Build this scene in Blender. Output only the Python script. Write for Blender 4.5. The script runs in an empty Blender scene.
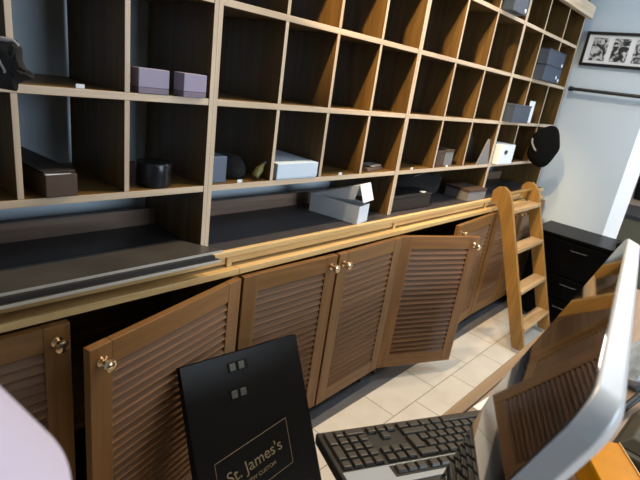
import bpy, bmesh, math, random
from mathutils import Matrix, Vector, Euler
random.seed(7)
SC = bpy.context.scene
COL = SC.collection
R = math.radians

# ------------------------------------------------------------------ materials
def srgb(r, g, b):
    f = lambda c: (c/255/12.92) if c/255 <= .04045 else ((c/255+.055)/1.055)**2.4
    return (f(r), f(g), f(b), 1)

def new_mat(name):
    m = bpy.data.materials.new(name); m.use_nodes = True
    nt = m.node_tree
    return m, nt, nt.nodes['Principled BSDF']

def plain(name, col, rough=.5, metal=0, spec=.5, noise=.0, nscale=30, bump=0):
    m, nt, b = new_mat(name)
    b.inputs['Base Color'].default_value = col
    b.inputs['Roughness'].default_value = rough
    b.inputs['Metallic'].default_value = metal
    b.inputs['Specular IOR Level'].default_value = spec
    if noise or bump:
        tc = nt.nodes.new('ShaderNodeTexCoord'); n = nt.nodes.new('ShaderNodeTexNoise')
        n.inputs['Scale'].default_value = nscale; n.inputs['Detail'].default_value = 4
        nt.links.new(tc.outputs['Object'], n.inputs['Vector'])
        if noise:
            rp = nt.nodes.new('ShaderNodeValToRGB')
            rp.color_ramp.elements[0].color = tuple(c*(1-noise) for c in col[:3])+(1,)
            rp.color_ramp.elements[1].color = tuple(min(1, c*(1+noise)) for c in col[:3])+(1,)
            rp.color_ramp.elements[0].position = .3; rp.color_ramp.elements[1].position = .7
            nt.links.new(n.outputs['Fac'], rp.inputs['Fac'])
            nt.links.new(rp.outputs['Color'], b.inputs['Base Color'])
        if bump:
            bp = nt.nodes.new('ShaderNodeBump'); bp.inputs['Strength'].default_value = bump
            bp.inputs['Distance'].default_value = .004
            nt.links.new(n.outputs['Fac'], bp.inputs['Height']); nt.links.new(bp.outputs['Normal'], b.inputs['Normal'])
    return m

def wood(name, dark, light, axis='x', rough=.45, scale=1.0, spec=.4):
    m, nt, b = new_mat(name)
    b.inputs['Roughness'].default_value = rough
    b.inputs['Specular IOR Level'].default_value = spec
    tc = nt.nodes.new('ShaderNodeTexCoord'); mp = nt.nodes.new('ShaderNodeMapping')
    s = {'x': (2.2, 34, 34), 'y': (34, 2.2, 34), 'z': (34, 34, 2.2)}[axis]
    mp.inputs['Scale'].default_value = tuple(v*scale for v in s)
    n = nt.nodes.new('ShaderNodeTexNoise'); n.inputs['Scale'].default_value = 1
    n.inputs['Detail'].default_value = 6; n.inputs['Distortion'].default_value = .6
    rp = nt.nodes.new('ShaderNodeValToRGB')
    rp.color_ramp.elements[0].color = dark; rp.color_ramp.elements[1].color = light
    rp.color_ramp.elements[0].position = .32; rp.color_ramp.elements[1].position = .68
    bp = nt.nodes.new('ShaderNodeBump'); bp.inputs['Strength'].default_value = .08; bp.inputs['Distance'].default_value = .002
    L = nt.links.new
    L(tc.outputs['Object'], mp.inputs['Vector']); L(mp.outputs['Vector'], n.inputs['Vector'])
    L(n.outputs['Fac'], rp.inputs['Fac']); L(rp.outputs['Color'], b.inputs['Base Color'])
    L(n.outputs['Fac'], bp.inputs['Height']); L(bp.outputs['Normal'], b.inputs['Normal'])
    return m

M = {}
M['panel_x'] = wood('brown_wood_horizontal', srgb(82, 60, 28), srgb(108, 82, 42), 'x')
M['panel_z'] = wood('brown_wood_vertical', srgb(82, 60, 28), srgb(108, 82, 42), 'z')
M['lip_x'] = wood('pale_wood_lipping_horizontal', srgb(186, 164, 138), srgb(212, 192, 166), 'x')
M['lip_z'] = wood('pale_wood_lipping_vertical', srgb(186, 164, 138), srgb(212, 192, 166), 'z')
M['counter_lip'] = wood('honey_wood_lipping', srgb(196, 158, 100), srgb(222, 188, 132), 'x', .4)
M['door_z'] = wood('golden_brown_wood_vertical', srgb(110, 76, 38), srgb(136, 95, 53), 'z', .4)
M['door_x'] = wood('golden_brown_wood_horizontal', srgb(110, 76, 38), srgb(136, 95, 53), 'x', .4)
M['louvre'] = wood('louvre_slat_wood', srgb(100, 70, 44), srgb(126, 92, 64), 'x', .4, 1, .35)
M['strip'] = wood('grey_brown_wood', srgb(105, 85, 72), srgb(140, 116, 100), 'x')
M['dark_top'] = plain('dark_grey_laminate', srgb(60, 56, 58), .45, noise=.15, nscale=12)
M['ladder'] = wood('orange_pine', srgb(126, 94, 46), srgb(154, 116, 60), 'z', .4)
M['tread'] = wood('worn_pale_tread_wood', srgb(150, 120, 84), srgb(186, 156, 116), 'x', .5)
M['desk'] = wood('pinkish_desk_wood', srgb(140, 116, 98), srgb(164, 140, 120), 'x', .4)
M['desk_lip'] = wood('tan_desk_edge_wood', srgb(124, 98, 70), srgb(150, 122, 90), 'x', .45)
M['black'] = plain('black_plastic', srgb(18, 17, 18), .4)
M['black_gloss'] = plain('glossy_black_lacquer', srgb(5, 5, 6), .32, spec=.06)
M['black_cloth'] = plain('black_cloth', srgb(16, 15, 15), .95, noise=.4, nscale=60, bump=.6)
M['fluffy'] = plain('black_felt', srgb(10, 10, 10), 1, noise=.5, nscale=90, bump=1, spec=.1)
M['paper_black'] = plain('black_paper', srgb(11, 10, 9), .38, spec=.3)
M['paper_dark'] = plain('dark_gusset_paper', srgb(12, 11, 12), .7, spec=.2)
M['gilt'] = plain('faded_gilt_print', srgb(128, 116, 92), .6)
M['slot_grey'] = plain('grey_handle_loop', srgb(74, 77, 74), .5)
M['lavender'] = plain('lavender_card', srgb(150, 142, 166), .6)
M['lavender_lid'] = plain('mauve_card', srgb(118, 106, 124), .6)
M['lavender_edge'] = plain('pale_pink_card', srgb(206, 188, 190), .6)
M['brown_card'] = plain('dark_brown_card', srgb(74, 56, 44), .6, noise=.1)
M['brown_lid'] = plain('black_brown_card', srgb(32, 26, 20), .6)
M['tin'] = plain('black_tin', srgb(34, 36, 42), .25, metal=.4)
M['white_card'] = plain('white_card', srgb(226, 232, 238), .6)
M['white_inner'] = plain('white_card_lining', srgb(214, 216, 216), .7)
M['blue_card'] = plain('slate_blue_card', srgb(86, 98, 118), .55)
M['blue_white'] = plain('pale_blue_card', srgb(200, 216, 232), .55)
M['slate'] = plain('dark_slate_card', srgb(56, 68, 86), .5)
M['slate_side'] = plain('black_slate_card', srgb(40, 42, 48), .5)
M['grey_card'] = plain('grey_card', srgb(120, 118, 118), .6)
M['olive'] = plain('olive_glass', srgb(92, 88, 46), .3)
M['brass'] = plain('pale_brass', srgb(222, 196, 160), .2, metal=1)
M['alu'] = plain('satin_aluminium', srgb(222, 226, 230), .4, metal=.15)
M['glass_black'] = plain('black_screen_glass', srgb(8, 8, 9), .03, spec=.9)
M['kb'] = plain('black_keyboard_case', srgb(24, 22, 20), .5)
M['key'] = plain('black_keycap', srgb(62, 58, 52), .35, spec=.6)
M['kb_silver'] = plain('silver_grey_plastic', srgb(166, 174, 184), .4, metal=.2)
M['white_paper'] = plain('white_paper', srgb(238, 238, 236), .7)
M['orange'] = plain('amber_plastic', srgb(206, 136, 0), .35, spec=.15, noise=.08, nscale=25)
M['cable'] = plain('black_cable', srgb(14, 14, 15), .4)
M['bag_clear'] = plain('bluish_clear_wrap', srgb(186, 200, 216), .15, noise=.3, nscale=40, bump=1)
M['card_olive'] = plain('olive_grey_card', srgb(62, 58, 44), .6, noise=.4, nscale=14)
M['wall'] = plain('grey_white_paint', srgb(200, 214, 226), .85, noise=.03, nscale=3)
M['wall_white'] = plain('white_paint', srgb(236, 240, 244), .7)
M['ceil'] = plain('white_ceiling_paint', srgb(225, 225, 222), .9)
M['cream'] = plain('cream_paint', srgb(236, 218, 202), .8)
M['rail'] = plain('dark_grey_metal', srgb(58, 60, 66), .4, metal=.6)
M['frame'] = plain('black_frame_wood', srgb(20, 20, 22), .4)
M['mat'] = plain('white_mount_board', srgb(226, 230, 234), .8)
M['lamp'] = plain('lilac_white_shade', srgb(206, 194, 212), .8)
M['green'] = plain('olive_green_cloth', srgb(92, 96, 46), .8, noise=.2)
M['olive_chest'] = plain('olive_grey_metal', srgb(98, 94, 76), .5)
M['board_top'] = plain('scuffed_grey_board', srgb(66, 62, 58), .3, noise=.3, nscale=7)
M['board_edge'] = plain('pale_grey_board_edge', srgb(190, 184, 174), .5)
M['board_dark'] = plain('dark_board_edge', srgb(38, 33, 30), .5)

# floor tiles: 0.353 x 0.173 m in running bond
def tile_mat():
    m, nt, b = new_mat('cream_floor_tiles')
    tc = nt.nodes.new('ShaderNodeTexCoord'); mp = nt.nodes.new('ShaderNodeMapping')
    mp.inputs['Location'].default_value = (-.6815, .298, 0)
    br = nt.nodes.new('ShaderNodeTexBrick')
    br.inputs['Color1'].default_value = srgb(234, 226, 212)
    br.inputs['Color2'].default_value = srgb(226, 217, 202)
    br.inputs['Mortar'].default_value = srgb(150, 136, 116)
    br.inputs['Scale'].default_value = 1
    br.inputs['Mortar Size'].default_value = .0022
    br.inputs['Mortar Smooth'].default_value = .2
    br.inputs['Brick Width'].default_value = .353
    br.inputs['Row Height'].default_value = .173
    br.offset = .5; br.offset_frequency = 2
    n = nt.nodes.new('ShaderNodeTexNoise'); n.inputs['Scale'].default_value = 9; n.inputs['Detail'].default_value = 5
    mx = nt.nodes.new('ShaderNodeMix'); mx.data_type = 'RGBA'; mx.blend_type = 'MULTIPLY'; mx.inputs['Factor'].default_value = .25
    rp = nt.nodes.new('ShaderNodeValToRGB'); rp.color_ramp.elements[0].color = (.7, .64, .56, 1); rp.color_ramp.elements[1].color = (1, 1, 1, 1)
    rp.color_ramp.elements[0].position = .3; rp.color_ramp.elements[1].position = .6
    L = nt.links.new
    L(tc.outputs['Object'], mp.inputs['Vector']); L(mp.outputs['Vector'], br.inputs['Vector'])
    L(tc.outputs['Object'], n.inputs['Vector']); L(n.outputs['Fac'], rp.inputs['Fac'])
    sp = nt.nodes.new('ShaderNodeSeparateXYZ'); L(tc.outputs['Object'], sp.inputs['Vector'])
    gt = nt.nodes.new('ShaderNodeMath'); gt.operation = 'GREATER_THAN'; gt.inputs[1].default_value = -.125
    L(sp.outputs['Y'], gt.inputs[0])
    bd = nt.nodes.new('ShaderNodeMix'); bd.data_type = 'RGBA'; bd.inputs['B'].default_value = srgb(104, 104, 108)   # tile colour turns grey in the band along the cabinets
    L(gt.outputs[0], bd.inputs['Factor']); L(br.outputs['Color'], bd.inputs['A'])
    L(bd.outputs['Result'], mx.inputs['A']); L(rp.outputs['Color'], mx.inputs['B'])
    L(mx.outputs['Result'], b.inputs['Base Color'])
    b.inputs['Roughness'].default_value = .3
    return m
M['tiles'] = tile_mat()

def photo_mat(seed):
    m, nt, b = new_mat('monochrome_photo_print')
    tc = nt.nodes.new('ShaderNodeTexCoord'); mp = nt.nodes.new('ShaderNodeMapping')
    mp.inputs['Location'].default_value = (seed*3.1, seed*1.7, 0)
    n = nt.nodes.new('ShaderNodeTexNoise'); n.inputs['Scale'].default_value = 26; n.inputs['Detail'].default_value = 3; n.inputs['Distortion'].default_value = 1.2
    rp = nt.nodes.new('ShaderNodeValToRGB')
    rp.color_ramp.elements[0].color = (.015, .015, .018, 1); rp.color_ramp.elements[1].color = (.55, .57, .6, 1)
    rp.color_ramp.elements[0].position = .44; rp.color_ramp.elements[1].position = .58
    L = nt.links.new
    L(tc.outputs['Object'], mp.inputs['Vector']); L(mp.outputs['Vector'], n.inputs['Vector'])
    L(n.outputs['Fac'], rp.inputs['Fac']); L(rp.outputs['Color'], b.inputs['Base Color'])
    b.inputs['Roughness'].default_value = .6
    return m

# ------------------------------------------------------------------ mesh builder
class MB:
    def __init__(s): s.v = []; s.f = []; s.m = []; s.sm = []
    def add(s, vs, fs, m=0, T=None, smooth=False):
        o = len(s.v)
        for p in vs:
            p = Vector(p)
            s.v.append(T @ p if T is not None else p)
        for k, q in enumerate(fs):
            s.f.append([i+o for i in q]); s.m.append(m[k] if isinstance(m, (list, tuple)) else m); s.sm.append(smooth)
        return s
    def box(s, x0, x1, y0, y1, z0, z1, m=0, front=None, T=None, top=None):
        vs = [(x0, y0, z0), (x1, y0, z0), (x1, y1, z0), (x0, y1, z0), (x0, y0, z1), (x1, y0, z1), (x1, y1, z1), (x0, y1, z1)]
        fs = [(0, 3, 2, 1), (4, 5, 6, 7), (0, 1, 5, 4), (1, 2, 6, 5), (2, 3, 7, 6), (3, 0, 4, 7)]
        ms = [m]*6
        if front is not None: ms[2] = front
        if top is not None: ms[1] = top
        return s.add(vs, fs, ms, T)
    def frustum(s, x0, x1, y0, y1, z0, z1, i, m=0, T=None):
        vs = [(x0, y0, z0), (x1, y0, z0), (x1, y1, z0), (x0, y1, z0), (x0+i, y0+i, z1), (x1-i, y0+i, z1), (x1-i, y1-i, z1), (x0+i, y1-i, z1)]
        fs = [(0, 3, 2, 1), (4, 5, 6, 7), (0, 1, 5, 4), (1, 2, 6, 5), (2, 3, 7, 6), (3, 0, 4, 7)]
        return s.add(vs, fs, m, T)
    def prism(s, pts, h0, h1, m=0, T=None, side=None):   # outline in xy, extruded in z
        n = len(pts)
        vs = [(x, y, h0) for x, y in pts]+[(x, y, h1) for x, y in pts]
        fs = [tuple(range(n-1, -1, -1)), tuple(range(n, 2*n))]+[(i, (i+1) % n, (i+1) % n+n, i+n) for i in range(n)]
        return s.add(vs, fs, [m, m]+[m if side is None else side]*n, T)
    def lathe(s, prof, seg=32, m=0, T=None, smooth=True):  # profile (r, z) about z
        vs = []; fs = []
        for r, z in prof:
            for k in range(seg):
                a = 2*math.pi*k/seg; vs.append((r*math.cos(a), r*math.sin(a), z))
        for i in range(len(prof)-1):
            for k in range(seg):
                k2 = (k+1) % seg
                fs.append((i*seg+k, i*seg+k2, (i+1)*seg+k2, (i+1)*seg+k))
        if prof[0][0] > 1e-6: fs.append(tuple(range(seg-1, -1, -1)))
        if prof[-1][0] > 1e-6: fs.append(tuple((len(prof)-1)*seg+k for k in range(seg)))
        return s.add(vs, fs, m, T, smooth)
    def tube(s, pts, r, seg=10, m=0):
        pts = [Vector(p) for p in pts]; vs = []; fs = []
        up = Vector((0, 0, 1))
        for i, p in enumerate(pts):
            d = (pts[min(i+1, len(pts)-1)]-pts[max(i-1, 0)]).normalized()
            a = d.cross(up)
            if a.length < 1e-3: a = d.cross(Vector((1, 0, 0)))
            a.normalize(); b = d.cross(a)
            for k in range(seg):
                t = 2*math.pi*k/seg; vs.append(p+a*r*math.cos(t)+b*r*math.sin(t))
        for i in range(len(pts)-1):
            for k in range(seg):
                k2 = (k+1) % seg
                fs.append((i*seg+k, (i+1)*seg+k, (i+1)*seg+k2, i*seg+k2))
        fs.append(tuple(range(seg))); fs.append(tuple((len(pts)-1)*seg+k for k in range(seg-1, -1, -1)))
        return s.add(vs, fs, m, None, True)
    def build(s, name, mats, parent=None, off=None, bevel=0, seg=2, weld=True, sub=0):
        me = bpy.data.meshes.new(name)
        o = Vector(off) if off is not None else Vector((0, 0, 0))
        me.from_pydata([tuple(p-o) for p in s.v], [], s.f)
        for mm in (mats if isinstance(mats, (list, tuple)) else [mats]): me.materials.append(M[mm] if isinstance(mm, str) else mm)
        for i, p in enumerate(me.polygons):
            p.material_index = s.m[i]; p.use_smooth = s.sm[i]
        anysm = any(s.sm)
        bm = bmesh.new(); bm.from_mesh(me)
        if weld: bmesh.ops.remove_doubles(bm, verts=bm.verts, dist=1e-6)
        bmesh.ops.recalc_face_normals(bm, faces=bm.faces); bm.to_mesh(me); bm.free()
        if anysm and not sub: me.set_sharp_from_angle(angle=R(38))
        ob = bpy.data.objects.new(name, me); COL.objects.link(ob)
        if parent is not None: ob.parent = parent
        if bevel:
            b = ob.modifiers.new('bevel', 'BEVEL'); b.width = bevel; b.segments = seg; b.limit_method = 'ANGLE'; b.angle_limit = R(40)
        if sub:
            b = ob.modifiers.new('smooth', 'SUBSURF'); b.levels = sub; b.render_levels = sub
        return ob

def tag(o, label=None, cat=None, group=None, kind=None):
    if label: o['label'] = label
    if cat: o['category'] = cat
    if group: o['group'] = group
    if kind: o['kind'] = kind
    return o

def thing(name, label, cat, loc=(0, 0, 0), rot=(0, 0, 0), group=None):
    e = bpy.data.objects.new(name, None); COL.objects.link(e)
    e.empty_display_size = .05
    e.location = loc; e.rotation_euler = rot
    return tag(e, label, cat, group)

def clone(root, loc=None, rot=None, label=None):
    r = root.copy(); COL.objects.link(r)
    if loc is not None: r.location = loc
    if rot is not None: r.rotation_euler = rot
    if label: r['label'] = label
    for ch in list(root.children):
        c = ch.copy(); COL.objects.link(c); c.parent = r
        for g in list(ch.children):
            d = g.copy(); COL.objects.link(d); d.parent = c
    return r

def struct(name, mb, mat, **k):
    return tag(mb.build(name, mat, **k), kind='structure')

# ------------------------------------------------------------------ room shell
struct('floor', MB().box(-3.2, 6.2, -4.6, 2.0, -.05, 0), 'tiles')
struct('ceiling', MB().box(-3.2, 6.2, -4.6, 2.0, 2.75, 2.83), 'ceil')
struct('wall_back', MB().box(-3.2, 2.88, .36, .48, 0, 2.75), 'wall')
struct('wall_right', MB().box(2.88, 3.45, -.488, .48, 0, 2.75, m=0, front=1), ['wall', 'wall_white'])
struct('wall_left', MB().box(-3.3, -3.2, -4.6, .48, 0, 2.75), 'wall')
struct('wall_far', MB().box(5.4, 5.5, -4.6, 2.0, 0, 2.75), 'cream')

# ------------------------------------------------------------------ shelving
ROWS = [1.04, 1.2816, 1.5336, 1.7936, 2.03]
def bay(xs, label, rail=True):
    x0, x1 = xs[0], xs[-1]
    t = thing('shelving_unit', label, 'shelving unit', ((x0+x1)/2, .17, .8505))
    off = t.location
    for x, a, b in ((x0, .0001, .0135), (x1, -.0135, -.0001)):
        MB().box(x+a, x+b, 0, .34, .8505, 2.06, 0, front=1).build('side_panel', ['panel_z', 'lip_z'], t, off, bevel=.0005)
    for z in ROWS:
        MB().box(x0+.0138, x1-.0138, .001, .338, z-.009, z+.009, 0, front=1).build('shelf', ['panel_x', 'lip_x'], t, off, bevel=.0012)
    for x in xs[1:-1]:
        for i in range(len(ROWS)-1):
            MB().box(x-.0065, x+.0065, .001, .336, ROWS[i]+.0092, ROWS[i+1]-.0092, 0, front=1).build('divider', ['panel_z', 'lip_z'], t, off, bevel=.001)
    MB().box(x0+.0138, x1-.0138, .27, .288, .8505, .905).build('back_rail', 'strip', t, off)
    return t
bay([-.955, -.715, -.475, -.24, 0], 'leftmost bay of brown wooden pigeonhole shelving with small lavender boxes on one shelf')
bay([0, .24, .47, .704, .96], 'brown pigeonhole shelving bay of mostly empty cells above the open white box')
bay([.96, 1.266, 1.566, 1.894], 'brown pigeonhole shelving bay above the pile of black bags on the counter')
bay([1.894, 2.175, 2.49, 2.8], 'rightmost brown pigeonhole shelving bay, its side next to the pale wall')
# fascia along the top
cor = MB()
cor.box(-.955, 2.83, -.035, 0-.0005, 1.972, 2.045)
o = cor.build('cornice', 'lip_x', None, bevel=.003)
tag(o, 'pale wooden cornice board along the top of the pigeonhole shelves', 'cornice')

# ------------------------------------------------------------------ counter over the cabinets
ct = thing('worktop', 'long dark counter with honey wood edge and slim drawers beneath the pigeonholes', 'counter', (.7, .1, .797))
off = ct.location
MB().box(-1.35, 2.83, -.028, .34, .829, .85).build('worktop_board', 'dark_top', ct, off)
MB().box(-1.35, 2.83, -.046, -.0285, .829, .8515).build('edge_strip', 'counter_lip', ct, off, bevel=.005, seg=3)
DIV = [-1.34, .068, .962, 1.89, 2.81]
for x in DIV:
    MB().box(x-.009, x+.009, -.04, .3, .797, .8285).build('divider', 'counter_lip', ct, off)
for a, b in zip(DIV[:-1], DIV[1:]):
    MB().box(a+.012, b-.012, -.034, .25, .8045, .826).build('drawer', 'counter_lip', ct, off, bevel=.001)

# ------------------------------------------------------------------ louvred cabinets
def door_mesh(w, h, parent, hx, ang, side):
    """local x runs from the hinge edge (0) to the free edge (w, or -w for a right hinge); front face at y=-0.022"""
    s = 1 if side == 'L' else -1
    xa, xb = (0, w) if s > 0 else (-w, 0)
    st, tr, brl = .058, .062, .062
    f = MB()
    f.box(xa, xa+st, -.022, 0, 0, h, 0); f.box(xb-st, xb, -.022, 0, 0, h, 0)
    f.box(xa+st, xb-st, -.0215, -.0005, h-tr, h, 1); f.box(xa+st, xb-st, -.0215, -.0005, 0, brl, 1)
    d = f.build('door', ['door_z', 'door_x'], parent, weld=False, bevel=.002)
    d.location = (hx, -.0595, .076); d.rotation_euler = (0, 0, ang)
    # offset by the cabinet root is applied by the caller
    lv = MB(); z0, z1 = brl, h-tr; n = 22; p = (z1-z0)/n
    for k in range(n):
        zc = z0+(k+.5)*p
        T = Matrix.Translation((0, -.011, zc)) @ Matrix.Rotation(R(-30), 4, 'X')
        lv.box(xa+st-.001, xb-st+.001, -.0035, .0035, -p*.62, p*.62, 0, T=T)
    lv.build('louvre_panel', 'louvre', d, bevel=.0015)
    k = MB(); T = Matrix.Translation(((xb-.03) if s > 0 else (xa+.03), -.022, h-.04)) @ Matrix.Rotation(R(90), 4, 'X')
    k.lathe([(.014, 0), (.014, .003), (.006, .006), (.006, .016), (.013, .02), (.0165, .027), (.0145, .034), (.008, .038), (0, .039)], 20, T=T)
    k.build('knob', 'brass', d)
    return d
H = .692
def cabinet(x0, x1, label, doors):
    t = thing('louvred_cabinet', label, 'cabinet', ((x0+x1)/2, .13, 0))
    off = t.location
    for a, b in ((x0+.001, x0+.019), (x1-.019, x1-.001)):
        MB().box(a, b, -.055, .335, .06, .775).build('side_panel', 'panel_z', t, off)
    MB().box(x0+.0195, x1-.0195, -.055, .335, .06, .078).build('bottom_panel', 'panel_x', t, off)
    MB().box(x0+.0195, x1-.0195, -.02, .325, .4, .418).build('inner_shelf', 'panel_x', t, off)
    MB().box(x0+.0195, x1-.0195, .326, .335, .0785, .7745).build('back_panel', 'panel_x', t, off)
    MB().box(x0+.0005, x1-.0005, -.066, .335, .7755, .7965, 0, front=1).build('top_board', ['counter_lip', 'counter_lip'], t, off, bevel=.002)
    for fx in (x0+.06, x1-.06):
        for fy in (-.02, .28):
            MB().lathe([(.022, 0), (.022, .01), (.016, .014), (.016, .06)], 16, T=Matrix.Translation((fx, fy, 0))).build('foot', 'black', t, off)
    for hx, w, ang, side in doors:
        d = door_mesh(w, H, t, hx, R(ang), side)
        d.location = Vector(d.location)-Vector(off)
    return t
cabinet(-.93, .088, 'louvred wooden cabinet at far left, one door ajar beside the black bag',
        [(-.926, .512, 0, 'L'), (.083, .532, 15, 'R')])
cabinet(.088, .99, 'louvred wooden cabinet with two closed doors, knobs side by side, right of the black bag',
        [(.098, .437, -1.2, 'L'), (.985, .443, 1.5, 'R')])
cabinet(.99, 1.99, 'louvred wooden cabinet with its left door hanging wide open, left of the ladder',
        [(.997, .44, -25, 'L'), (1.985, .54, 4, 'R')])
cabinet(1.99, 2.83, 'louvred wooden cabinet standing behind the orange pine ladder',
        [(1.995, .388, 0, 'L'), (2.825, .432, 0, 'R')])

# ------------------------------------------------------------------ goods on the shelves
def cardbox(name, label, cat, x0, x1, y0, y1, z0, h, body, lid=None, lidh=.018, rz=0, group=None, edge=None, lidtop=True, bv=.0015):
    cx, cy = (x0+x1)/2, (y0+y1)/2
    t = thing(name, label, cat, (cx, cy, z0), (0, 0, rz), group)
    w, d = (x1-x0)/2, (y1-y0)/2
    hb = h-lidh if lid else h
    if lid and not lidtop:
        MB().box(-w, w, -d, d, 0, lidh).build('base', lid, t, bevel=bv)
        MB().box(-w, w, -d, d, lidh+.0004, h).build('lid', [body] if not edge else [body], t, bevel=bv)
    else:
        MB().box(-w, w, -d, d, 0, hb).build('body', body, t, bevel=bv)
        if lid: MB().box(-w-.0015, w+.0015, -d-.0015, d+.0015, hb+.0004, h).build('lid', lid, t, bevel=bv)
    return t
S3, S2, S1, S0 = [z+.0095 for z in ROWS[:4]]
b1 = cardbox('gift_box', 'small lavender lidded box, left of the pair on the upper left shelf', 'box', -.213, -.133, .0, .04, S2, .058, 'lavender', 'lavender_lid', .014, lidtop=False, group='small lavender boxes on a shelf')
b2 = cardbox('gift_box', 'small lavender lidded box against the thick upright, right of the pair', 'box', -.104, -.035, -.016, .03, S2, .058, 'lavender', 'lavender_lid', .014, rz=R(3), lidtop=False, group='small lavender boxes on a shelf')
t = thing('long_box', 'dark brown long narrow box lying deep in a lower left pigeonhole', 'box', (-.408, .152, S3), (0, 0, R(6)))
MB().box(-.035, .035, -.155, .15, 0, .052, 0, front=0).build('body', ['brown_card'], t, bevel=.0015)
MB().box(-.0355, .0355, -.145, .152, .0524, .058).build('lid', 'brown_lid', t, bevel=.001)
MB().prism([(-.033, -.155), (.02, -.155), (-.033, -.147)], .0524, .0535).build('torn_flap', 'white_card', t)
t = thing('round_tin', 'black round tin standing in the lower left pigeonhole beside the thick upright', 'tin', (-.142, .05, S3))
MB().lathe([(.045, 0), (.046, .002), (.046, .044)], 40).build('body', 'tin', t)
MB().lathe([(.0465, .0442), (.0465, .061), (.0455, .063), (0, .063)], 40).build('lid', 'tin', t)
cardbox('card_box', 'slate blue card box standing right beside the thick upright, low left', 'box', .022, .075, .02, .12, S3, .078, 'blue_card')
t = thing('cloth_bundle', 'black cloth bundle slumped beside the slate blue box', 'cloth', (.135, .09, S3))
c = MB(); c.lathe([(.0, 0), (.05, 0), (.058, .02), (.05, .05), (.03, .068), (0, .07)], 14, T=Matrix.Diagonal((.95, 1.1, 1, 1)))
c.build('cloth', 'black_cloth', t, sub=1)
t = thing('small_bottle', 'small olive coloured bottle leaning against the black cloth bundle', 'bottle', (.185, .02, S3), (R(0), R(38), 0))
MB().lathe([(.011, 0), (.0125, .004), (.0125, .032), (.006, .044), (.006, .054), (0, .055)], 18, T=Matrix.Translation((-.006, 0, .0085))).build('body', 'olive', t)
MB().lathe([(.0072, 0), (.0072, .008), (0, .008)], 14, T=Matrix.Translation((-.006, 0, .061))).build('cap', 'black', t)
cardbox('card_box', 'pale blue white flat box filling a pigeonhole above the open white box', 'box', .262, .45, .0, .24, S3, .054, 'blue_white', 'blue_white', .05)
t = thing('leather_wallet', 'small dark brown flat wallet lying in the pigeonhole left of the thick upright', 'wallet', (.83, .07, S3), (0, 0, R(12)))
MB().frustum(-.07, .07, -.045, .045, 0, .014, .005).build('body', 'brown_card', t, bevel=.003)
MB().box(-.03, .06, -.04, .02, .0145, .02).build('flap', 'grey_card', t, bevel=.002)
for (x0, x1, hh, lab) in ((1.315, 1.385, .078, 'small brown box standing on end, left of two beside a divider'), (1.392, 1.475, .082, 'small brown box standing on end, right of two, paler')):
    cardbox('slim_box', lab, 'box', x0, x1, .02, .09, S3, hh, 'brown_card' if x0 < 1.35 else 'grey_card', 'brown_card', .012, group='small brown boxes on a lower shelf')  # right box takes the grey body colour
t = thing('tent_folder', 'black folder with grey front propped like a tent in a lower pigeonhole', 'folder', (1.75, .06, S3))
T0 = Matrix.Rotation(R(90), 4, 'X')
MB().prism([(-.02, 0), (.125, 0), (.075, .14), (.06, .14)], -.004, .004, T=T0 @ Matrix.Translation((0, 0, .055))).build('front_board', 'grey_card', t, bevel=.001)
MB().prism([(-.13, 0), (.125, 0), (.0, .165), (-.1, .165)], -.003, .003, T=Matrix.Translation((0, .02, 0)) @ T0).build('back_board', 'black', t, bevel=.001)
t = thing('card_box', 'white box with a black oval mark in the low right bay beside the ladder', 'box', (2.03, .07, S3))
MB().box(-.105, .1, -.1, .1, 0, .112).build('body', 'white_card', t, bevel=.002)
MB().lathe([(.024, 0), (.024, .001), (0, .001)], 20, T=Matrix.Translation((-.02, -.1002, .07)) @ Matrix.Rotation(R(90), 4, 'X') @ Matrix.Diagonal((1, .55, 1, 1))).build('oval_mark', 'black', t)
t = thing('card_box', 'dark slate box poking out of the shelf beside a bright white card', 'box', (2.04, .07, S2))
MB().box(-.118, .118, -.12, .12, 0, .086).build('body', 'slate', t, bevel=.002)
MB().box(-.12, .12, -.122, .122, .0864, .1).build('lid', 'slate', t, bevel=.002)
t = thing('white_card', 'bright white card standing beside the dark slate box', 'card', (2.315, .012, S2), (0, 0, R(-4)))
MB().prism([(-.045, 0), (.045, 0), (.045, .13), (-.025, .13), (-.025, .09), (-.008, .09), (-.008, .05), (-.045, .05)], -.0015, .0015, T=Matrix.Rotation(R(90), 4, 'X')).build('card', 'white_card', t)
MB().box(-.03, .03, .0015, .03, 0, .003).build('foot_flap', 'white_card', t)
for i, (lab) in enumerate(('dark blue grey box on the upper right shelf, bottom of the stack of two', 'dark blue grey box on the upper right shelf, top of the stack of two')):
    t = thing('card_box', lab, 'box', (2.335, .066, S1+.086*i), (0, 0, 0), 'dark boxes stacked on the upper right shelf')
    MB().box(-.143, .141, -.12, .12, 0, .083).build('body', 'slate', t, bevel=.002)
    MB().box(-.145, .143, -.122, .122, .083, .0855).build('lid', 'slate_side', t)
    for dx in ((.07, .115) if i == 0 else (.115,)):
        MB().lathe([(.0095, 0), (.0095, .002), (0, .002)], 16, T=Matrix.Translation((dx, -.12, .016 if dx > .08 else .03)) @ Matrix.Rotation(R(90), 4, 'X')).build('white_sticker', 'white_card', t)
t = thing('card_box', 'dark slate box on the topmost visible shelf at the upper right', 'box', (1.675, .07, S0))
MB().box(-.08, .08, -.12, .12, 0, .07).build('body', 'slate', t, bevel=.002)
MB().box(-.082, .082, -.122, .122, .0704, .085).build('lid', 'slate', t, bevel=.002)
MB().lathe([(.0095, 0), (.0095, .002), (0, .002)], 16, T=Matrix.Translation((.06, -.1202, .02)) @ Matrix.Rotation(R(90), 4, 'X')).build('white_sticker', 'white_card', t)
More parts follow.
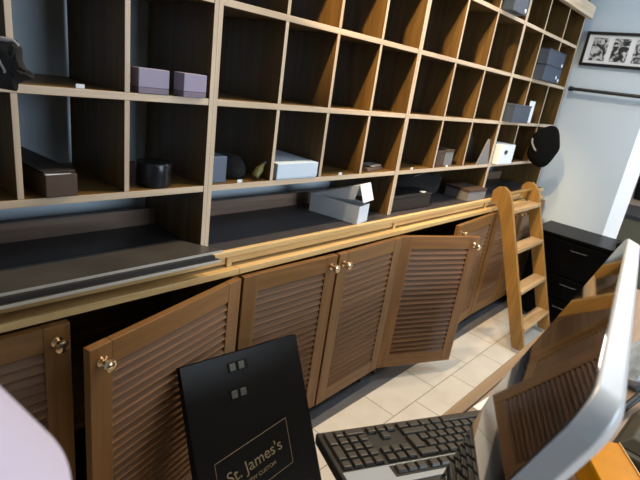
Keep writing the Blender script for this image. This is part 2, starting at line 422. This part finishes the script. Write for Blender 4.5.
# price tags on the front edges
for i, (x, z, lab) in enumerate((( -.345, 1.2816, 'small white price tag on the shelf edge left of the lavender boxes'),
                     (.115, 1.04, 'small white price tag on the shelf edge above the counter, below the cloth bundle'),
                     (.585, 1.04, 'small white price tag on the shelf edge over the open white box'),
                     (1.08, 1.04, 'small white price tag on the shelf edge above the black bags, left one'),
                     (1.4, 1.04, 'small white price tag on the shelf edge below the two small brown boxes'))):
    t = MB().box(-.009, .009, .003, .0055, 0, .009).build('price_tag', 'white_card')
    t.location = (x, 0, z+.0095); tag(t, lab, 'price tag', 'price tags on the shelf edges')

# open white box on the counter
t = thing('open_box', 'open white cardboard box with raised lid lying on the dark counter', 'box', (.708, .085, .8503), (0, 0, R(12)))
w, d, h, th = .045, .115, .075, .002
MB().box(-w, w, -d, d, 0, th).build('base', 'white_card', t)
for args in ((-w, -w+th, -d, d), (w-th, w, -d, d), (-w+th, w-th, -d, -d+th), (-w+th, w-th, d-th, d)):
    MB().box(*args, th, h).build('side_wall', 'white_card', t)
T = Matrix.Translation((0, d, h+.0008)) @ Matrix.Rotation(R(-21), 4, 'X')
MB().box(-w-.002, w+.002, -2*d-.002, 0, 0, th, T=T).build('lid', 'white_inner', t)
MB().box(-w-.002, w+.002, -2*d-.004, -2*d-.002, -.07, th, T=T).build('end_flap', 'white_card', t)
B_ = Matrix(((0, 0, 1, 0), (1, 0, 0, 0), (0, 1, 0, 0), (0, 0, 0, 1)))
for x_ in (-w-.004, w+.002):
    MB().prism([(-.004, 0), (-2*d-.002, 0), (-1.72*d, -.052), (-.9*d, -.03)], x_, x_+.002, T=T @ B_).build('side_flap', 'white_card', t)

# black bags and boxes on the counter under bay 3
t = thing('black_case', 'black hard case with grey lid line at the left of the counter pile', 'case', (1.165, .10, .8503), (0, 0, R(-2)))
MB().box(-.17, .15, -.09, 0, 0, .06).build('body', 'black', t, bevel=.004)
MB().box(-.172, .152, -.092, .002, .0604, .078).build('lid', 'black', t, bevel=.004)
t = thing('black_bag', 'black crumpled bag lying on top of the pile at the back of the counter', 'bag', (1.42, .182, .8503))
c = MB(); c.lathe([(0, 0), (.15, 0), (.165, .04), (.15, .09), (.1, .125), (.04, .14), (0, .14)], 20, T=Matrix.Diagonal((1.7, .46, 1.14, 1)))
for i, v in enumerate(c.v): c.v[i] = v+Vector((random.uniform(-.01, .01), random.uniform(-.01, .01), random.uniform(-.008, .008) if v.z > .02 else 0))
c.build('body', 'black_cloth', t, sub=1)
MB().tube([(-.11, -.03, .11), (-.07, -.06, .135), (0, -.07, .15), (.07, -.06, .135), (.11, -.03, .11)], .006).build('handle', 'black', t)
t = thing('hang_tag', 'pale swing tag lying on the black hard case', 'tag', (1.25, .02, .9285), (R(0), 0, R(15)))
MB().box(-.018, .018, -.012, .012, 0, .001).build('card', 'white_card', t)
t = thing('grey_box', 'dull grey box at the right end of the pile on the counter', 'box', (1.775, .04, .8503), (0, 0, R(-4)))
MB().box(-.1, .09, -.07, .08, 0, .05).build('body', 'grey_card', t, bevel=.002)
MB().box(-.102, .092, -.072, .082, .0504, .066).build('lid', 'brown_card', t, bevel=.002)
t = thing('black_pouch', 'black soft pouch on the counter behind the ladder top', 'pouch', (2.05, .14, .8503))
MB().lathe([(0, 0), (.08, 0), (.09, .03), (.06, .07), (0, .085)], 16, T=Matrix.Diagonal((1.1, .8, 1, 1))).build('body', 'black_cloth', t, sub=1)
MB().box(-.03, .03, -.068, -.06, .03, .05).build('flap', 'brown_lid', t, bevel=.002)

# flat boards stacked on the counter at the left
Z = .852
for i, (x1, y0, y1, hh, edge, lab) in enumerate(((-.012, -.104, .05, .008, 'board_edge', 'flat dark board with pale edge at the bottom of the counter stack'),
                                     (-.03, -.098, .06, .013, 'board_dark', 'flat dark board in the middle of the counter stack'),
                                     (.0, -.09, .035, .0075, 'board_edge', 'flat grey scuffed board on top of the counter stack'))):
    b = MB()
    b.add([(-.93, y0, Z), (x1, y0, Z), (x1-.07, y1, Z), (-.93, y1, Z), (-.93, y0, Z+hh), (x1, y0, Z+hh), (x1-.07, y1, Z+hh), (-.93, y1, Z+hh)],
          [(0, 3, 2, 1), (4, 5, 6, 7), (0, 1, 5, 4), (1, 2, 6, 5), (2, 3, 7, 6), (3, 0, 4, 7)], [0, 0, 1, 1, 1, 1])
    ob = b.build('flat_board', ['board_top' if i != 1 else 'board_dark', edge])
    tag(ob, lab, 'board', 'flat boards stacked on the counter')
    Z += hh+.0006

# hats at either end
def lumpy(pts, thick, seedv):
    random.seed(seedv)
    n = len(pts); cx = sum(p[0] for p in pts)/n; cy = sum(p[1] for p in pts)/n
    vs = []; fs = []
    rings = [(1, 0), (.93, .55), (.7, .9), (.35, 1.0)]
    for sgn in (1, -1):
        for s_, h_ in rings:
            if sgn < 0 and h_ == 0: continue
            for p in pts: vs.append((cx+(p[0]-cx)*s_, cy+(p[1]-cy)*s_, sgn*h_*thick+random.uniform(-.003, .003)*(h_ > 0)))
    def ring(k): return list(range(k*n, (k+1)*n))
    def sew(a, b):
        for i in range(n): fs.append((a[i], a[(i+1) % n], b[(i+1) % n], b[i]))
    sew(ring(0), ring(1)); sew(ring(1), ring(2)); sew(ring(2), ring(3)); fs.append(tuple(ring(3)))
    sew(ring(4), ring(0)); sew(ring(5), ring(4)); sew(ring(6), ring(5)); fs.append(tuple(reversed(ring(6))))
    return vs, fs
t = thing('fabric_hat', 'black crumpled fabric hat with points hanging at the left edge of the shelves', 'hat', (-.5135, -.085, 1.330), (R(80), 0, R(-28)))
k_ = .00158
pts = [(-25, 28), (0, 30), (15, 29), (20, 21), (19.5, 9), (24, -1), (32, -6), (31, -12), (22, -15), (14.5, -20), (13.5, -28), (0, -27), (-25, -24)]
pts = [((a0[0]*(1-f_)+a1[0]*f_)*k_, (a0[1]*(1-f_)+a1[1]*f_)*k_) for a0, a1 in zip(pts, pts[1:]+pts[:1]) for f_ in (0, .5)]
vs, fs = lumpy(pts, .024, 3)
c = MB(); c.add(vs, fs, 0, None, True); c.build('crown', 'black_cloth', t, sub=0)
MB().tube([(x*k_, y*k_, z) for x, y, z in ((-20, 24, .02), (0, 26, .02), (13, 26, .014), (18, 21, .01))], .0045).build('band', 'grey_card', t)
MB().tube([(x*k_, y*k_, z) for x, y, z in ((-12, 10, .027), (0, 4, .027), (6, -8, .024), (4, -22, .014))], .0028).build('seam_cord', 'grey_card', t)

t = thing('felt_hat', 'black rounded felt hat hanging on the right end of the shelves by the wall', 'hat', (2.46, -.08, 1.16), (R(86), R(8), R(-52)))
t.scale = (.9, .9, .9)
c = MB(); c.lathe([(0, .065), (.05, .062), (.09, .048), (.112, .02), (.115, 0), (.1, -.008), (0, -.008)], 28, T=Matrix.Diagonal((.93, 1.32, 1, 1)))
random.seed(5)
for i, v in enumerate(c.v):
    k = 1+.05*math.sin(5*math.atan2(v.y, v.x)+1); c.v[i] = Vector((v.x*k, v.y*k, v.z))
c.build('crown', 'fluffy', t, sub=1)
MB().tube([(.02, .125, .02), (.05, .13, -.02), (.075, .125, -.06)], .004).build('hanging_loop', 'black', t)
MB().tube([(-.103, .03, .022), (-.098, 0, .034), (-.078, -.03, .05), (-.06, -.045, .056)], .007).build('badge', 'grey_card', t)

# picture frame, rail
t = thing('picture_frame', 'black framed strip of monochrome photos on the pale right wall', 'picture', (2.8795, -.245, 1.80), (0, 0, 0))
# local: face looks to -x
def wallbox(y0, y1, z0, z1, x0, x1): return MB().box(x0, x1, y0, y1, z0, z1)
FY0, FY1, FZ0, FZ1 = -.215, .225, -.105, .105
f = MB(); e_ = .018
f.box(-.02, 0, FY0, FY1, FZ1-e_, FZ1); f.box(-.02, 0, FY0, FY1, FZ0, FZ0+e_)
f.box(-.02, 0, FY0, FY0+e_, FZ0+e_, FZ1-e_); f.box(-.02, 0, FY1-e_, FY1, FZ0+e_, FZ1-e_)
f.build('frame', 'frame', t, weld=False)
MB().box(-.012, -.001, FY0+e_, FY1-e_, FZ0+e_, FZ1-e_).build('mount', 'mat', t)
for i, yc in enumerate((.13, .005, -.12)):
    MB().box(-.0135, -.0122, yc-.047, yc+.047, -.07, .07).build('photo', photo_mat(i+1), t)
t = thing('clothes_rail', 'dark metal rail running along the pale right wall under the picture', 'rail', (2.84, -.25, 1.54))
MB().tube([(0, .24, 0), (0, -.24, 0)], .011, 16).build('bar', 'rail', t)
for y in (.225, -.225):
    MB().tube([(0, y, 0), (.039, y, 0)], .008, 12).build('bracket', 'rail', t)
    MB().lathe([(.016, -.012), (.016, .012)], 16, T=Matrix.Translation((0, y, 0)) @ Matrix.Rotation(R(90), 4, 'X')).build('collar', 'rail', t)
t = thing('storage_box', 'olive green cloth box on top of the shelves at the far right', 'box', (2.70, .06, 2.0605), (0, 0, 0))
MB().box(-.13, .12, -.055, .12, 0, .12).build('body', 'green', t, bevel=.01)
MB().box(-.132, .122, -.057, .122, .1205, .15).build('lid', 'green', t, bevel=.01)

# ------------------------------------------------------------------ black chest of drawers
t = thing('drawer_chest', 'glossy black chest of drawers against the pale right wall behind the ladder', 'chest', (2.695, -.47, 0))
off = t.location
MB().box(2.535, 2.865, -.73, -.16, .03, .61).build('carcass', 'black_gloss', t, off, bevel=.003)
MB().box(2.51, 2.872, -.745, -.145, .6105, .632).build('top', 'black_gloss', t, off, bevel=.004)
for z0, z1 in ((.05, .2), (.21, .36), (.37, .598)):
    d = MB().box(2.518, 2.5345, -.72, -.17, z0, z1).build('drawer', 'black_gloss', t, off, bevel=.003)
    yh = -.46
    h_ = MB().tube([(2.518, yh-.05, z1-.045), (2.505, yh-.045, z1-.045), (2.505, yh+.045, z1-.045), (2.518, yh+.05, z1-.045)], .004, 10)
    h_.build('handle', 'rail', d, off)
for y in (-.7, -.23):
    for x in (2.55, 2.85): MB().lathe([(.015, 0), (.018, .03)], 14, T=Matrix.Translation((x, y, 0))).build('foot', 'black', t, off)
t = MB().lathe([(0, 0), (.03, 0), (.034, .01), (.03, .035), (.015, .045), (0, .046)], 20).build('small_pot', 'black_gloss')
t.location = (2.62, -.66, .6325); tag(t, 'small round black pot on the near end of the black chest', 'pot')

# ------------------------------------------------------------------ library ladder leaning on the counter
t = thing('step_ladder', 'orange pine library ladder with four treads leaning on the cabinets', 'ladder', (2.17, -.418, 0))
lean = math.atan2(.33, .9)
T0 = Matrix.Rotation(-lean, 4, 'X')
Lh = .965
def stile(x):
    prof = [(-.052, -.02), (.022, .007), (.024, Lh-.17), (.034, Lh-.115), (.058, Lh-.08), (.062, Lh-.045), (.05, Lh-.012), (.018, Lh+.006), (-.018, Lh), (-.042, Lh-.03), (-.052, Lh-.08)]
    # outline (y, z) extruded along x
    B = Matrix(((0, 0, 1, 0), (1, 0, 0, 0), (0, 1, 0, 0), (0, 0, 0, 1)))
    return MB().prism(prof, x-.0125, x+.0125, T=T0 @ B)
for x in (-.22, .22): stile(x).build('stile', 'ladder', t, bevel=.002)
for zz in (.125, .335, .565, .785):
    s_ = zz/math.cos(lean)
    p = T0 @ Vector((0, 0, s_))
    MB().box(-.2075, .2075, p.y-.062, p.y+.018, p.z-.011, p.z+.011).build('tread', 'tread', t, bevel=.003)
p = T0 @ Vector((0, .0, Lh-.045))
MB().tube([(-.2075, p.y, p.z), (.2075, p.y, p.z)], .011, 14).build('top_rod', 'ladder', t)
# shift the low corners to the floor
t.location.z = .0235

# ------------------------------------------------------------------ black paper carrier bag
up_e = R(61)
wv = Vector((1, -.08, -.03)).normalized(); uv = Vector((.02, math.cos(up_e), math.sin(up_e))); uv = (uv-uv.dot(wv)*wv).normalized()
nv = wv.cross(uv)            # towards the camera
BM = Matrix((wv, uv, nv)).transposed().to_4x4()
bag = thing('carrier_bag', 'black paper carrier bag with gilt lettering leaning against the cabinet doors', 'bag')
BAGW, BAGH = .41, .62
BAG_TR = Vector((.238, -.2, .58))   # top right corner of the front face
base = BAG_TR-wv*BAGW/2-uv*BAGH
bag.matrix_world = Matrix.Translation(base) @ BM
bag.location = base; bag.rotation_euler = BM.to_euler()
hw = BAGW/2; g = .05
b = MB()
vs = [(-hw, 0, -g), (hw, 0, -g), (hw, 0, 0), (-hw, 0, 0), (-hw, BAGH, -.022), (hw, BAGH, -.022), (hw, BAGH, 0), (-hw, BAGH, 0),
      (-hw+.012, BAGH*.5, -g*.35), (hw-.012, BAGH*.5, -g*.35)]
b.add([vs[i] for i in (3, 2, 6, 7)], [(0, 1, 2, 3)], 0); b.add([vs[i] for i in (1, 0, 4, 5)], [(0, 1, 2, 3)], 0); b.add([vs[i] for i in (0, 1, 2, 3)], [(0, 1, 2, 3)], 0)
b.build('paper_panels', 'paper_black', bag)
for q in ((0, 3, 7, 4), (1, 2, 6, 5)):
    s_ = MB()
    mid = [Vector(vs[q[0]]), Vector(vs[q[1]]), Vector(vs[q[2]]), Vector(vs[q[3]])]
    inn = (.012 if q[0] == 0 else -.012)
    m0 = (mid[0]+mid[1])/2+Vector((inn, 0, 0)); m1 = (mid[2]+mid[3])/2+Vector((inn*.4, 0, 0))
    s_.add([mid[1], m0, m1, mid[2], mid[0], mid[3]], [(0, 1, 2, 3), (1, 4, 5, 2)], 0)
    s_.build('gusset', 'paper_dark', bag)
# two pairs of handle loops through slits
for yy in (BAGH-.04, BAGH-.117):
    xo = -.024+(-.008 if yy < BAGH-.1 else 0)
    k = MB(); k.box(xo-.038, xo+.03, yy-.014, yy+.014, .0006, .0016); k.build('handle_slit', 'paper_dark', bag)
    for dx in (-.022, .008):
        MB().box(xo+dx-.011, xo+dx+.009, yy-.011, yy+.011, .002, .0045).build('handle_loop', 'slot_grey', bag, bevel=.001)
# printed panel: outline and lettering
PT = R(9)
def text_part(body, size, x, y, parent, name, mat, depth=.0004):
    cu = bpy.data.curves.new(name, 'FONT'); cu.body = body; cu.size = size; cu.align_x = 'CENTER'; cu.extrude = depth
    ob = bpy.data.objects.new(name, cu); COL.objects.link(ob)
    bpy.context.view_layer.update()
    dg = bpy.context.evaluated_depsgraph_get()
    me = bpy.data.meshes.new_from_object(ob.evaluated_get(dg)); me.materials.clear(); me.materials.append(M[mat])
    bpy.data.objects.remove(ob)
    mo = bpy.data.objects.new(name, me); COL.objects.link(mo); mo.parent = parent; mo.location = (x, y, .0012); mo.rotation_euler = (0, 0, PT)
    return mo
px0, px1, py0, py1 = -.152, .108, .222, .36
o_ = MB(); l_ = .0016
for a in ((px0, px1, py1-l_, py1), (px0, px1, py0, py0+l_), (px0, px0+l_, py0, py1), (px1-l_, px1, py0, py1)):
    o_.box(*a, .0006, .0014)
cxp, cyp = (px0+px1)/2, (py0+py1)/2
for i, v in enumerate(o_.v):
    o_.v[i] = Vector((v.x, v.y+(v.x-cxp)*math.tan(PT), v.z))
o_.build('printed_border', 'gilt', bag, weld=False)
text_part("St. James's", .048, -.02, .283, bag, 'printed_name', 'gilt')
text_part("A NEW CUSTOM", .0165, -.015, .253, bag, 'printed_line', 'gilt')

# ------------------------------------------------------------------ desk
DT = .755
t = thing('desk', 'pinkish wooden desk top with tan lipped far edge under the monitor', 'desk', (.1, -1.25, 0))
off = t.location
MB().box(-1.25, 1.45, -1.7, -.838, DT-.03, DT).build('top', 'desk', t, off, bevel=.002)
MB().box(-1.25, 1.45, -.8375, -.812, DT-.03, DT+.006).build('edge_lip', 'desk_lip', t, off, bevel=.002)
for x in (-1.18, 1.38):
    MB().box(x-.02, x+.02, -1.66, -.88, 0, DT-.0305).build('side_panel', 'desk', t, off)
MB().box(-1.158, 1.358, -1.64, -1.62, .2, DT-.0305).build('modesty_panel', 'desk', t, off)
ps = thing('paper_sheet', 'white paper sheet lying on the desk under the keyboard end', 'paper', (.235, -.897, DT+.0003), (0, 0, R(-5)))
MB().box(-.1, .1, -.048, .048, 0, .0008).build('sheet', 'white_paper', ps)

# ------------------------------------------------------------------ keyboard (seen from behind, space bar on the far side)
KZ = DT+.0165
kx = Vector((.382, -.192, 0)).normalized()
kb_rot = math.atan2(kx.y, kx.x)
U = .0197
kb = thing('keyboard', 'black computer keyboard with silver function strip overhanging the desk edge', 'keyboard', (-.224, -.703, KZ), (R(-8), 0, kb_rot))
kb.rotation_euler = (Matrix.Rotation(kb_rot, 3, 'Z') @ Matrix.Rotation(R(-8), 3, 'X')).to_euler()
# local: x along the length from the number pad, y negative towards the camera
KW, KD = .008+22.5*U+.008, .168
m0 = .0095
case = MB()
pr_ = [(0, 0), (KW, 0), (KW, -KD+.012), (KW-.02, -KD), (.02, -KD), (0, -KD+.012)]
case.prism(pr_, -.008, .012)
case.build('case', 'kb', kb, bevel=.003)
for fx in (.04, KW-.06):
    MB().prism([(-KD+.012, -.0085), (-KD+.03, -.0085), (-KD+.026, -.0355), (-KD+.018, -.0355)], fx, fx+.02, T=Matrix(((0, 0, 1, 0), (1, 0, 0, 0), (0, 1, 0, 0), (0, 0, 0, 1)))).build('tilt_foot', 'kb', kb)
strip0 = m0+5*U+.004
sv = MB(); sv.prism([(.006, -strip0), (KW-.006, -strip0), (KW-.006, -KD+.022), (KW-.02, -KD+.014), (.02, -KD+.014), (.006, -KD+.022)], .0124, .0136)
sv.build('silver_strip', 'kb_silver', kb)
keys = []
def key(u, w, v, vh=1, zoff=0):
    keys.append((u, w, v, vh))
for v in (0,): key(1, 1, 0); key(2, 2, 0)
key(0, 1, 0, 2); key(0, 1, 2, 2)
for v in (1, 2, 3): 
    for u in (1, 2, 3): key(u, 1, v)
for u in range(4): key(u, 1, 4)
for u in range(3): key(4.25+u, 1, 0); key(4.25+u, 1, 3); key(4.25+u, 1, 4)
key(5.25, 1, 1)
def row(v, ws, u=7.5):
    for w_ in ws: key(u, w_, v); u += w_
row(0, [1.25]*4+[6.25]+[1.25]*3)
row(1, [2.75]+[1]*11+[1.25])
key(7.5, 1.25, 2, 2); row(2, [1]*12+[1.75], 8.75)
row(3, [1]*12+[1.5], 9.0)
row(4, [2]+[1]*13)
FV = 5.55
for u in range(3): key(4.25+u, 1, FV)
for g0 in (7.5, 12.0, 16.5):
    for u in range(4): key(g0+u, 1, FV)
key(21.5, 1, FV)
keys.sort(key=lambda k: k[0])
rest = MB()
# dark wells behind the function groups
wl = MB()
for a, n_ in ((4.25, 3), (7.5, 4), (12.0, 4), (16.5, 4), (21.5, 1)):
    x0 = .008+a*U-.004; wl.box(x0, .008+(a+n_)*U+.004, -m0-(FV+1)*U-.003, -m0-FV*U+.003, .0138, .0146)
wl.build('function_key_well', 'kb', kb, weld=False)
for i, (u, w_, v, vh) in enumerate(keys):
    q = MB() if i < 96 else rest
    x0 = .008+u*U+.0009; x1 = .008+(u+w_)*U-.0009; y1 = -m0-v*U-.0009; y0 = -m0-(v+vh)*U+.0009
    zb = .0125 if v < 5 else .0148
    q.frustum(x0, x1, y0, y1, zb, zb+.006, .0021)
    if i < 96: q.build('key', 'key', kb, bevel=.001)
ob = rest.build('keys', 'key', kb); ob['kind'] = 'stuff'

# ------------------------------------------------------------------ all-in-one computer, tilted back, screen to the shelves
P = Vector((-.477, -1.10, 1.23)); az, ti = .157, .327
r_ = Vector((math.cos(az), math.sin(az), 0)); n_ = Vector((-math.sin(az), math.cos(az), 0)); z_ = Vector((0, 0, 1))
u_ = z_*math.cos(ti)-n_*math.sin(ti); nn = n_*math.cos(ti)+z_*math.sin(ti)
W_, Hm, Tm = .53, .363, .017
# local frame: x = r, y = u (up the screen), z = nn (out of the screen); origin at centre of front face
cen = P+r_*W_/2-u_*Hm/2
MM = Matrix((-r_, u_, nn)).transposed().to_4x4()
mon = thing('computer', 'slim silver desktop computer seen edge on, dark glossy screen facing the shelves', 'computer')
mon.location = cen; mon.rotation_euler = MM.to_euler()
def rrect(w, h, rad, n=8):
    o = []
    for cx, cy, a0 in ((w/2-rad, h/2-rad, 0), (-w/2+rad, h/2-rad, 90), (-w/2+rad, -h/2+rad, 180), (w/2-rad, -h/2+rad, 270)):
        for k in range(n+1):
            a = R(a0+90*k/n); o.append((cx+rad*math.cos(a), cy+rad*math.sin(a)))
    return o
sh = MB(); ring = rrect(W_, Hm, .028)
n = len(ring); vs = []; fs = []
lev = [(1, 0), (1, -Tm), (.9, -Tm-.012), (.6, -Tm-.026), (.25, -Tm-.03)]
for s_, zz in lev: vs += [(x*s_, y*s_, zz) for x, y in ring]
for i in range(len(lev)-1):
    for k in range(n): fs.append((i*n+k, i*n+(k+1) % n, (i+1)*n+(k+1) % n, (i+1)*n+k))
fs.append(tuple(range(n))); fs.append(tuple((len(lev)-1)*n+k for k in range(n)))
sh.add(vs, fs)
ob = sh.build('case', 'alu', mon, bevel=.0015)
for p_ in ob.data.polygons: p_.use_smooth = True
ob.data.set_sharp_from_angle(angle=R(35))
gl = MB(); rg = [(x, y) for x, y in rrect(W_-.004, Hm-.004, .026)]
gl.prism(rg, .0003, .0012); gl.build('screen', 'glass_black', mon)
nk = MB()
root = Vector((0, -.10, -Tm-.022))
# neck and foot built in world space, then taken into local space
inv = (Matrix.Translation(cen) @ MM).inverted()
back = cen-nn*(Tm+.02)-u_*.06
fy = back.y-.05
foot_c = Vector((back.x, back.y-.02, DT))
T_ = Matrix.Rotation(az, 4, 'Z')
nk.add([inv @ (back+r_*sx*.06+d_) for sx in (-1, 1) for d_ in (Vector((0, 0, .05)), Vector((0, 0, -.05)))]+
       [inv @ (foot_c+r_*sx*.07-n_*dd+Vector((0, 0, .009))) for sx in (-1, 1) for dd in (.06, .075)],
       [(0, 1, 3, 2), (4, 5, 7, 6), (0, 2, 6, 4), (1, 3, 7, 5), (0, 1, 5, 4), (2, 3, 7, 6)])
nk.build('stand_neck', 'alu', mon, bevel=.003)
ft = MB(); vs = [inv @ (foot_c+r_*x+n_*y+Vector((0, 0, z))) for z in (.0005, .009) for x, y in rrect(.19, .16, .01, 4)]
k = len(vs)//2
ft.add(vs, [tuple(range(k)), tuple(range(k, 2*k))]+[(i, (i+1) % k, (i+1) % k+k, i+k) for i in range(k)])
ft.build('stand_foot', 'alu', mon)

# ------------------------------------------------------------------ clutter behind the computer
t = thing('amber_box', 'amber orange translucent plastic box behind the computer at the lower right', 'box', (.115, -1.105, DT+.0005), (0, 0, R(35)))
MB().box(-.06, .06, -.036, .036, 0, .052).build('body', 'orange', t, bevel=.003)
MB().box(-.062, .062, -.038, .038, .0524, .064).build('lid', 'orange', t, bevel=.002)
MB().box(-.061, .061, -.0385, -.0365, .0642, .0665).build('bright_rim', 'counter_lip', t)
t = thing('crumpled_wrap', 'crumpled bluish clear plastic wrap on the desk behind the computer', 'plastic wrap', (.62, -1.07, DT+.0005))
c = MB(); c.lathe([(0, 0), (.06, 0), (.07, .03), (.05, .08), (.02, .11), (.012, .125), (.03, .15), (0, .152)], 18)
random.seed(11)
for i, v in enumerate(c.v): c.v[i] = v+Vector((random.uniform(-.01, .01), random.uniform(-.01, .01), random.uniform(-.006, .006) if v.z > .02 else 0))
c.build('wrap', 'bag_clear', t, weld=False)
MB().lathe([(.018, .112), (.024, .118), (.024, .128), (.018, .134)], 16).build('black_tie', 'black', t)
cb = MB(); cb.tube([(.56, -1.12, DT+.0095), (.555, -1.11, DT+.03), (.545, -1.1, DT+.05), (.51, -1.1, DT+.04), (.46, -1.085, DT+.02), (.4, -1.072, DT+.012), (.33, -1.06, DT+.012), (.26, -1.05, DT+.01), (.21, -1.03, DT+.0095)], .0085, 12)
tag(cb.build('power_cable', 'cable'), 'thick black cable looping over the desk behind the computer', 'cable')
t = thing('card_pile', 'olive grey crumpled card packaging on the desk beside the black cable', 'packaging', (.325, -1.128, DT+.0005), (0, 0, R(-3)))
MB().frustum(-.115, .115, -.05, .04, 0, .03, .012).build('lower_card', 'card_olive', t, bevel=.003)
MB().frustum(-.09, .07, -.04, .03, .0305, .05, .02).build('upper_card', 'card_olive', t, bevel=.003)
t = thing('black_adapter', 'black power adapter lying in front of the card packaging', 'adapter', (.205, -1.185, DT+.0005), (0, 0, R(35)))
MB().box(-.04, .04, -.022, .022, 0, .03).build('body', 'black', t, bevel=.004)
MB().tube([(-.04, 0, .017), (-.07, .0, .012), (-.1, -.01, .0045)], .004).build('lead', 'cable', t)
t = thing('paper_pad', 'white and blue paper pad under the lower edge of the computer', 'paper', (.035, -1.005, DT+.0003), (0, 0, R(20)))
MB().box(-.05, .05, -.03, .03, 0, .006).build('sheets', 'white_paper', t)
MB().box(-.05, .05, -.03, -.018, .0062, .0075).build('binding', 'blue_card', t)

# ------------------------------------------------------------------ pale lamp close to the camera
lx, ly = -.797, -.911
t = thing('desk_lamp', 'blurred lilac white cone lampshade close to the camera at lower left', 'lamp', (lx, ly, DT+.0005))
MB().lathe([(.06, 0), (.06, .01), (.02, .018), (0, .018)], 32).build('base', 'lamp', t)
MB().tube([(0, 0, .016), (0, 0, .50)], .007, 14).build('stem', 'lamp', t)
def rz(z): return .0555+(1.25-z)*.5
prof = [(rz(z)-dr, z-DT) for z, dr in ((1.19, .003), (1.31, .003))]+[(rz(z), z-DT) for z in (1.31, 1.27, 1.23, 1.19)]
prof.append(prof[0])
c = MB(); seg = 64; vs = []; fs = []
for r0, z0 in prof[:-1]:
    for k in range(seg): vs.append((r0*math.cos(2*math.pi*k/seg), r0*math.sin(2*math.pi*k/seg), z0))
m_ = len(prof)-1
for i in range(m_):
    for k in range(seg): fs.append((i*seg+k, i*seg+(k+1) % seg, ((i+1) % m_)*seg+(k+1) % seg, ((i+1) % m_)*seg+k))
c.add(vs, fs, 0, None, True); c.build('lamp_shade', 'lamp', t)
MB().lathe([(.008, 0), (.022, .005), (.024, .02), (.008, .04), (0, .041)], 20, T=Matrix.Translation((0, 0, .503))).build('shade_cap', 'lamp', t)

# ------------------------------------------------------------------ next room, past the wall end
t = thing('storage_chest', 'olive grey chest with dark lid in the next room at far right', 'chest', (4.3, -.5, 0))
off = t.location
MB().box(4.0, 4.6, -1.05, .1, 0, .6).build('body', 'olive_chest', t, off, bevel=.005)
MB().box(3.98, 4.62, -1.07, .12, .6005, .635).build('lid', 'slate_side', t, off, bevel=.005)
t = thing('hanging_coat', 'dark coat hanging in the next room above the olive grey chest', 'coat', (5.33, -.335, .60))
c = MB(); c.lathe([(0, .0), (.11, .0), (.12, .1), (.12, .5), (.15, .75), (.1, .86), (.04, .9), (0, .9)], 20, T=Matrix.Diagonal((.4, 1, 1, 1)))
c.build('body', 'black_cloth', t)
MB().tube([(.0, 0, .88), (.03, 0, .93), (.066, 0, .93)], .006).build('hook', 'rail', t)

# ------------------------------------------------------------------ lights
def area(name, loc, rot, sx, sy, power, col):
    l = bpy.data.lights.new(name, 'AREA'); l.shape = 'RECTANGLE'; l.size = sx; l.size_y = sy; l.energy = power; l.color = col
    o = bpy.data.objects.new(name, l); COL.objects.link(o); o.location = loc; o.rotation_euler = rot
    return o
def spot(name, loc, target, power, col, ang=100, rad=.04):
    l = bpy.data.lights.new(name, 'SPOT'); l.energy = power; l.color = col; l.spot_size = R(ang); l.spot_blend = .6; l.shadow_soft_size = rad
    o = bpy.data.objects.new(name, l); COL.objects.link(o); o.location = loc
    o.rotation_euler = (Vector(target)-Vector(loc)).to_track_quat('-Z', 'Y').to_euler()
    return o
area('next_room_fill_light', (4.6, -1.6, 2.7), (0, 0, 0), .8, .8, 45, (1, .95, .9))  # added fill, brightens the cream wall past the wall end
WARM = (1, .80, .55)
spot('ceiling_spot', (-.45, -.38, 2.66), (.75, 0, 1.72), 260, (1, .68, .32), 38)
for i, x in enumerate((.35, .95, 1.75)):
    spot('ceiling_spot', (x, -.24, 2.7), (x+.15, -.3, 0), (64, 68, 45)[i], WARM, 120)
area('shop_window_daylight', (1.25, -4.3, 1.45), (R(90), 0, 0), 2.0, 1.8, 100, (.74, .87, 1.0))
area('cool_ceiling_panel', (2.15, -1.5, 2.70), (0, 0, 0), 1.2, .5, 24, (.62, .81, 1.0))

w = bpy.data.worlds.new('daylight'); SC.world = w; w.use_nodes = True
w.node_tree.nodes['Background'].inputs['Color'].default_value = (.75, .86, 1, 1)
w.node_tree.nodes['Background'].inputs['Strength'].default_value = .05

# ------------------------------------------------------------------ camera
cd = bpy.data.cameras.new('camera'); cam = bpy.data.objects.new('camera', cd); COL.objects.link(cam)
Rw = Matrix(((0.68344458, -0.71692411, 0.13756206), (-0.14781217, -0.32044304, -0.93566437), (0.71488116, 0.6191414, -0.32497517)))
rot = Matrix((Rw[0], -Rw[1], -Rw[2])).transposed()
cam.matrix_world = Matrix.Translation((-.77996, -1.1273, 1.39078)) @ rot.to_4x4()
cd.sensor_fit = 'HORIZONTAL'; cd.sensor_width = 36; cd.lens = 36*474.5/640
cd.clip_start = .02
cd.dof.use_dof = True; cd.dof.focus_distance = 1.2; cd.dof.aperture_fstop = 8.5
SC.camera = cam
vs_ = SC.view_settings
vs_.view_transform = 'Standard'; vs_.look = 'None'; vs_.exposure = 0; vs_.gamma = 1; vs_.use_curve_mapping = False
SC.cycles.max_bounces = 6; SC.cycles.use_denoising = True
